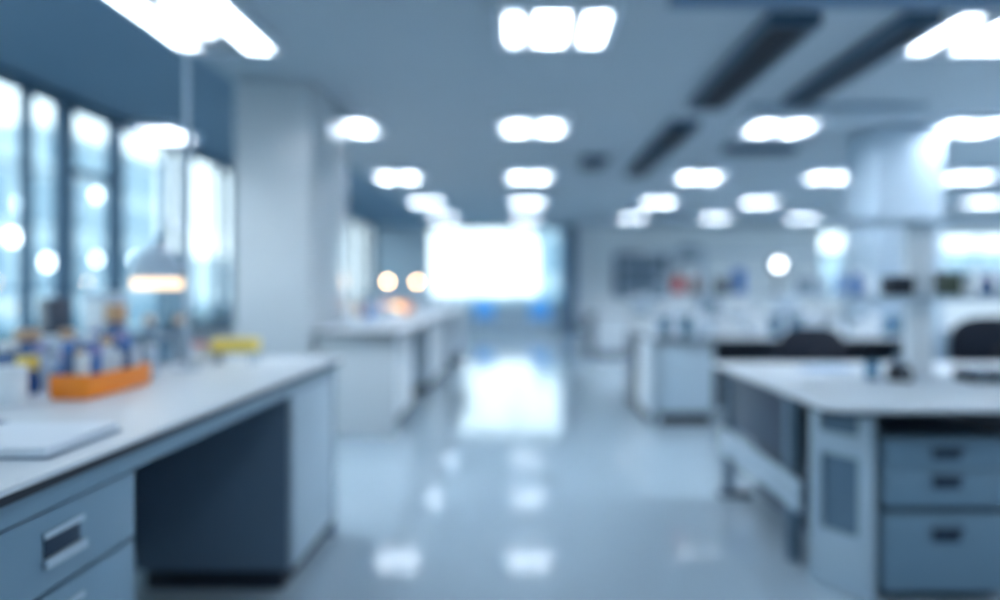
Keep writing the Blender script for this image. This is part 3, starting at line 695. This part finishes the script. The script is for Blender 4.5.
# ------------------------------------------------------------------ outdoors
struct(MB().box(-140, 60, -40, 160, -9.2, -9.0).build('ground_outside', 'ground'))
def facing_block(label, x0, x1, y, z1, floors):
    t = building(label, 0, 0, x1-x0, z1, floors, [], 8)
    t.location = (x0, y, -8.999); t.rotation_euler = (0, 0, -math.pi/2); return t
def building(label, x, y0, y1, z1, floors, glints, depth=10):
    t = thing('office_building', label, 'building', (x, y0, -8.999), 0, 'buildings across the street')
    L, H = y1-y0, z1+9
    MB().box(-depth, 0, 0, L, 0, H).build('walls', 'facade', t)
    MB().box(-depth, 0.3, -0.3, L+0.3, H, H+0.5).build('parapet', 'facade', t)
    fh = H/floors
    for k in range(floors):
        n = max(2, int(L/2.6)); w = MB()
        for j in range(n):
            w.box(0.0, 0.08, L*j/n+0.35, L*(j+1)/n-0.35, k*fh+0.7, (k+1)*fh-0.4)
        w.build('window_glazing', 'facade_dark', t)
    for ly, lz in glints: MB().box(0.081, 0.16, ly-y0-0.22, ly-y0+0.22, lz+9-0.22, lz+9+0.22).build('glint_panel', 'glints', t)  # small emissive panels added to the facade as stand-ins for bright glints
    return t
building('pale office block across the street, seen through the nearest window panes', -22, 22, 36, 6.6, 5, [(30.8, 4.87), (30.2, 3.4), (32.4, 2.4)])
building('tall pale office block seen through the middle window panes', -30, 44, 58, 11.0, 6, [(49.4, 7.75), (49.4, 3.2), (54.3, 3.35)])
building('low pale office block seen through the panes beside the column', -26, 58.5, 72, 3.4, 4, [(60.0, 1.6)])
facing_block('low pale block seen through the bottom of the far window', -12, 1.0, 52, 0.2, 3)
facing_block('taller pale block seen through the far window edge beside the dark pier', 1.4, 9, 50, 5.0, 4)
facing_block('pale block seen through the wide window high on the white back wall', 30, 62, 62, 4.2, 4)
for k, (x, y, s) in enumerate([(-9, 20, 1.0), (-10, 26, 1.1), (-12, 36, 1.25), (-10, 14.5, 0.9)]):
    t = thing('street_tree', 'dark leafy tree outside the window wall, %s along the street' % ORD[(1, 2, 3, 0)[k]], 'tree', (x, y, -8.999), 0, 'street trees')
    MB().cyl((0, 0, 0), 0.2, 7.0, 0.12, seg=10).build('trunk', 'olive', t)
    bm = MB()
    for q in range(420):
        a, b_ = R.uniform(0, 6.283), math.acos(R.uniform(-1, 1)); rr = 1.0*s*R.uniform(0.6, 1.0)*1.7
        c = Vector((rr*math.sin(b_)*math.cos(a), rr*math.sin(b_)*math.sin(a), 8.1+rr*0.9*math.cos(b_)))
        u = Vector((R.uniform(-1, 1), R.uniform(-1, 1), R.uniform(-1, 1))).normalized()*0.22
        v = u.cross(Vector((R.uniform(-1, 1), R.uniform(-1, 1), R.uniform(-1, 1)))).normalized()*0.16
        bm.bm.faces.new([bm.bm.verts.new(c+u), bm.bm.verts.new(c+v), bm.bm.verts.new(c-u), bm.bm.verts.new(c-v)])
    bm.build('foliage', 'leaf', t, smooth=False)

# unseen fill lamps added where the ceiling rows would run on, behind and right
for cx, ry in [(x, y) for x in (-1.95, 0.6, 2.85, 4.95) for y in (1.5, -1.6)] + [(4.95, 4.8), (7.15, 4.8), (7.15, 7.9), (9.6, 7.9), (9.6, 4.8), (12, 4.8), (12, 7.9), (7.15, 1.5), (9.6, 1.5), (12, 11.1), (13.4, 14.5), (13.4, 17.5)]:
    if True:
        ld = bpy.data.lights.new('fill_lamp', 'AREA'); ld.shape = 'RECTANGLE'; ld.size = 0.7; ld.size_y = 0.65
        ld.energy = 8 if ry < 3 and cx < 6 else (35 if cx < 5 else 60 if ry > 12 else 55); ld.color = (0.86, 0.93, 1.0)
        lo = bpy.data.objects.new('fill_lamp', ld); COL.objects.link(lo); lo.location = (cx, ry, CEIL-0.02)

# ------------------------------------------------------------------ daylight
w = bpy.data.worlds.new('sky'); scene.world = w; w.use_nodes = True
nt = w.node_tree; nt.nodes.clear()
wo = nt.nodes.new('ShaderNodeOutputWorld'); bg = nt.nodes.new('ShaderNodeBackground')
tc = nt.nodes.new('ShaderNodeTexCoord'); sp = nt.nodes.new('ShaderNodeSeparateXYZ'); rp = nt.nodes.new('ShaderNodeValToRGB')
rp.color_ramp.elements[0].position = 0.0; rp.color_ramp.elements[0].color = lin((242, 249, 252))
rp.color_ramp.elements[1].position = 0.6; rp.color_ramp.elements[1].color = lin((196, 220, 234))
nt.links.new(tc.outputs['Generated'], sp.inputs[0]); nt.links.new(sp.outputs['Z'], rp.inputs[0])
nt.links.new(rp.outputs[0], bg.inputs['Color']); bg.inputs['Strength'].default_value = 2.5
nt.links.new(bg.outputs[0], wo.inputs['Surface'])

# ------------------------------------------------------------------ camera
cd = bpy.data.cameras.new('camera'); cam = bpy.data.objects.new('camera', cd); COL.objects.link(cam)
cam.location = (0, 0, EYE); cam.rotation_euler = (math.pi/2, 0, 0)
cd.sensor_width = 36.0; cd.lens = F/1000*36.0
cd.shift_x = -0.020; cd.shift_y = -0.013
cd.clip_start = 0.05; cd.clip_end = 400
cd.dof.use_dof = True; cd.dof.focus_distance = 1.0; cd.dof.aperture_fstop = 0.78
scene.camera = cam

vs = scene.view_settings
scene.display_settings.display_device = 'sRGB'
vs.view_transform = 'Standard'; vs.look = 'None'; vs.gamma = 1.0; vs.use_curve_mapping = False; vs.exposure = 0.56
scene.cycles.use_denoising = True
scene.cycles.max_bounces = 8
scene.cycles.diffuse_bounces = 4
scene.cycles.transparent_max_bounces = 16
scene.cycles.sample_clamp_indirect = 8.0
scene.cycles.caustics_reflective = False; scene.cycles.caustics_refractive = False
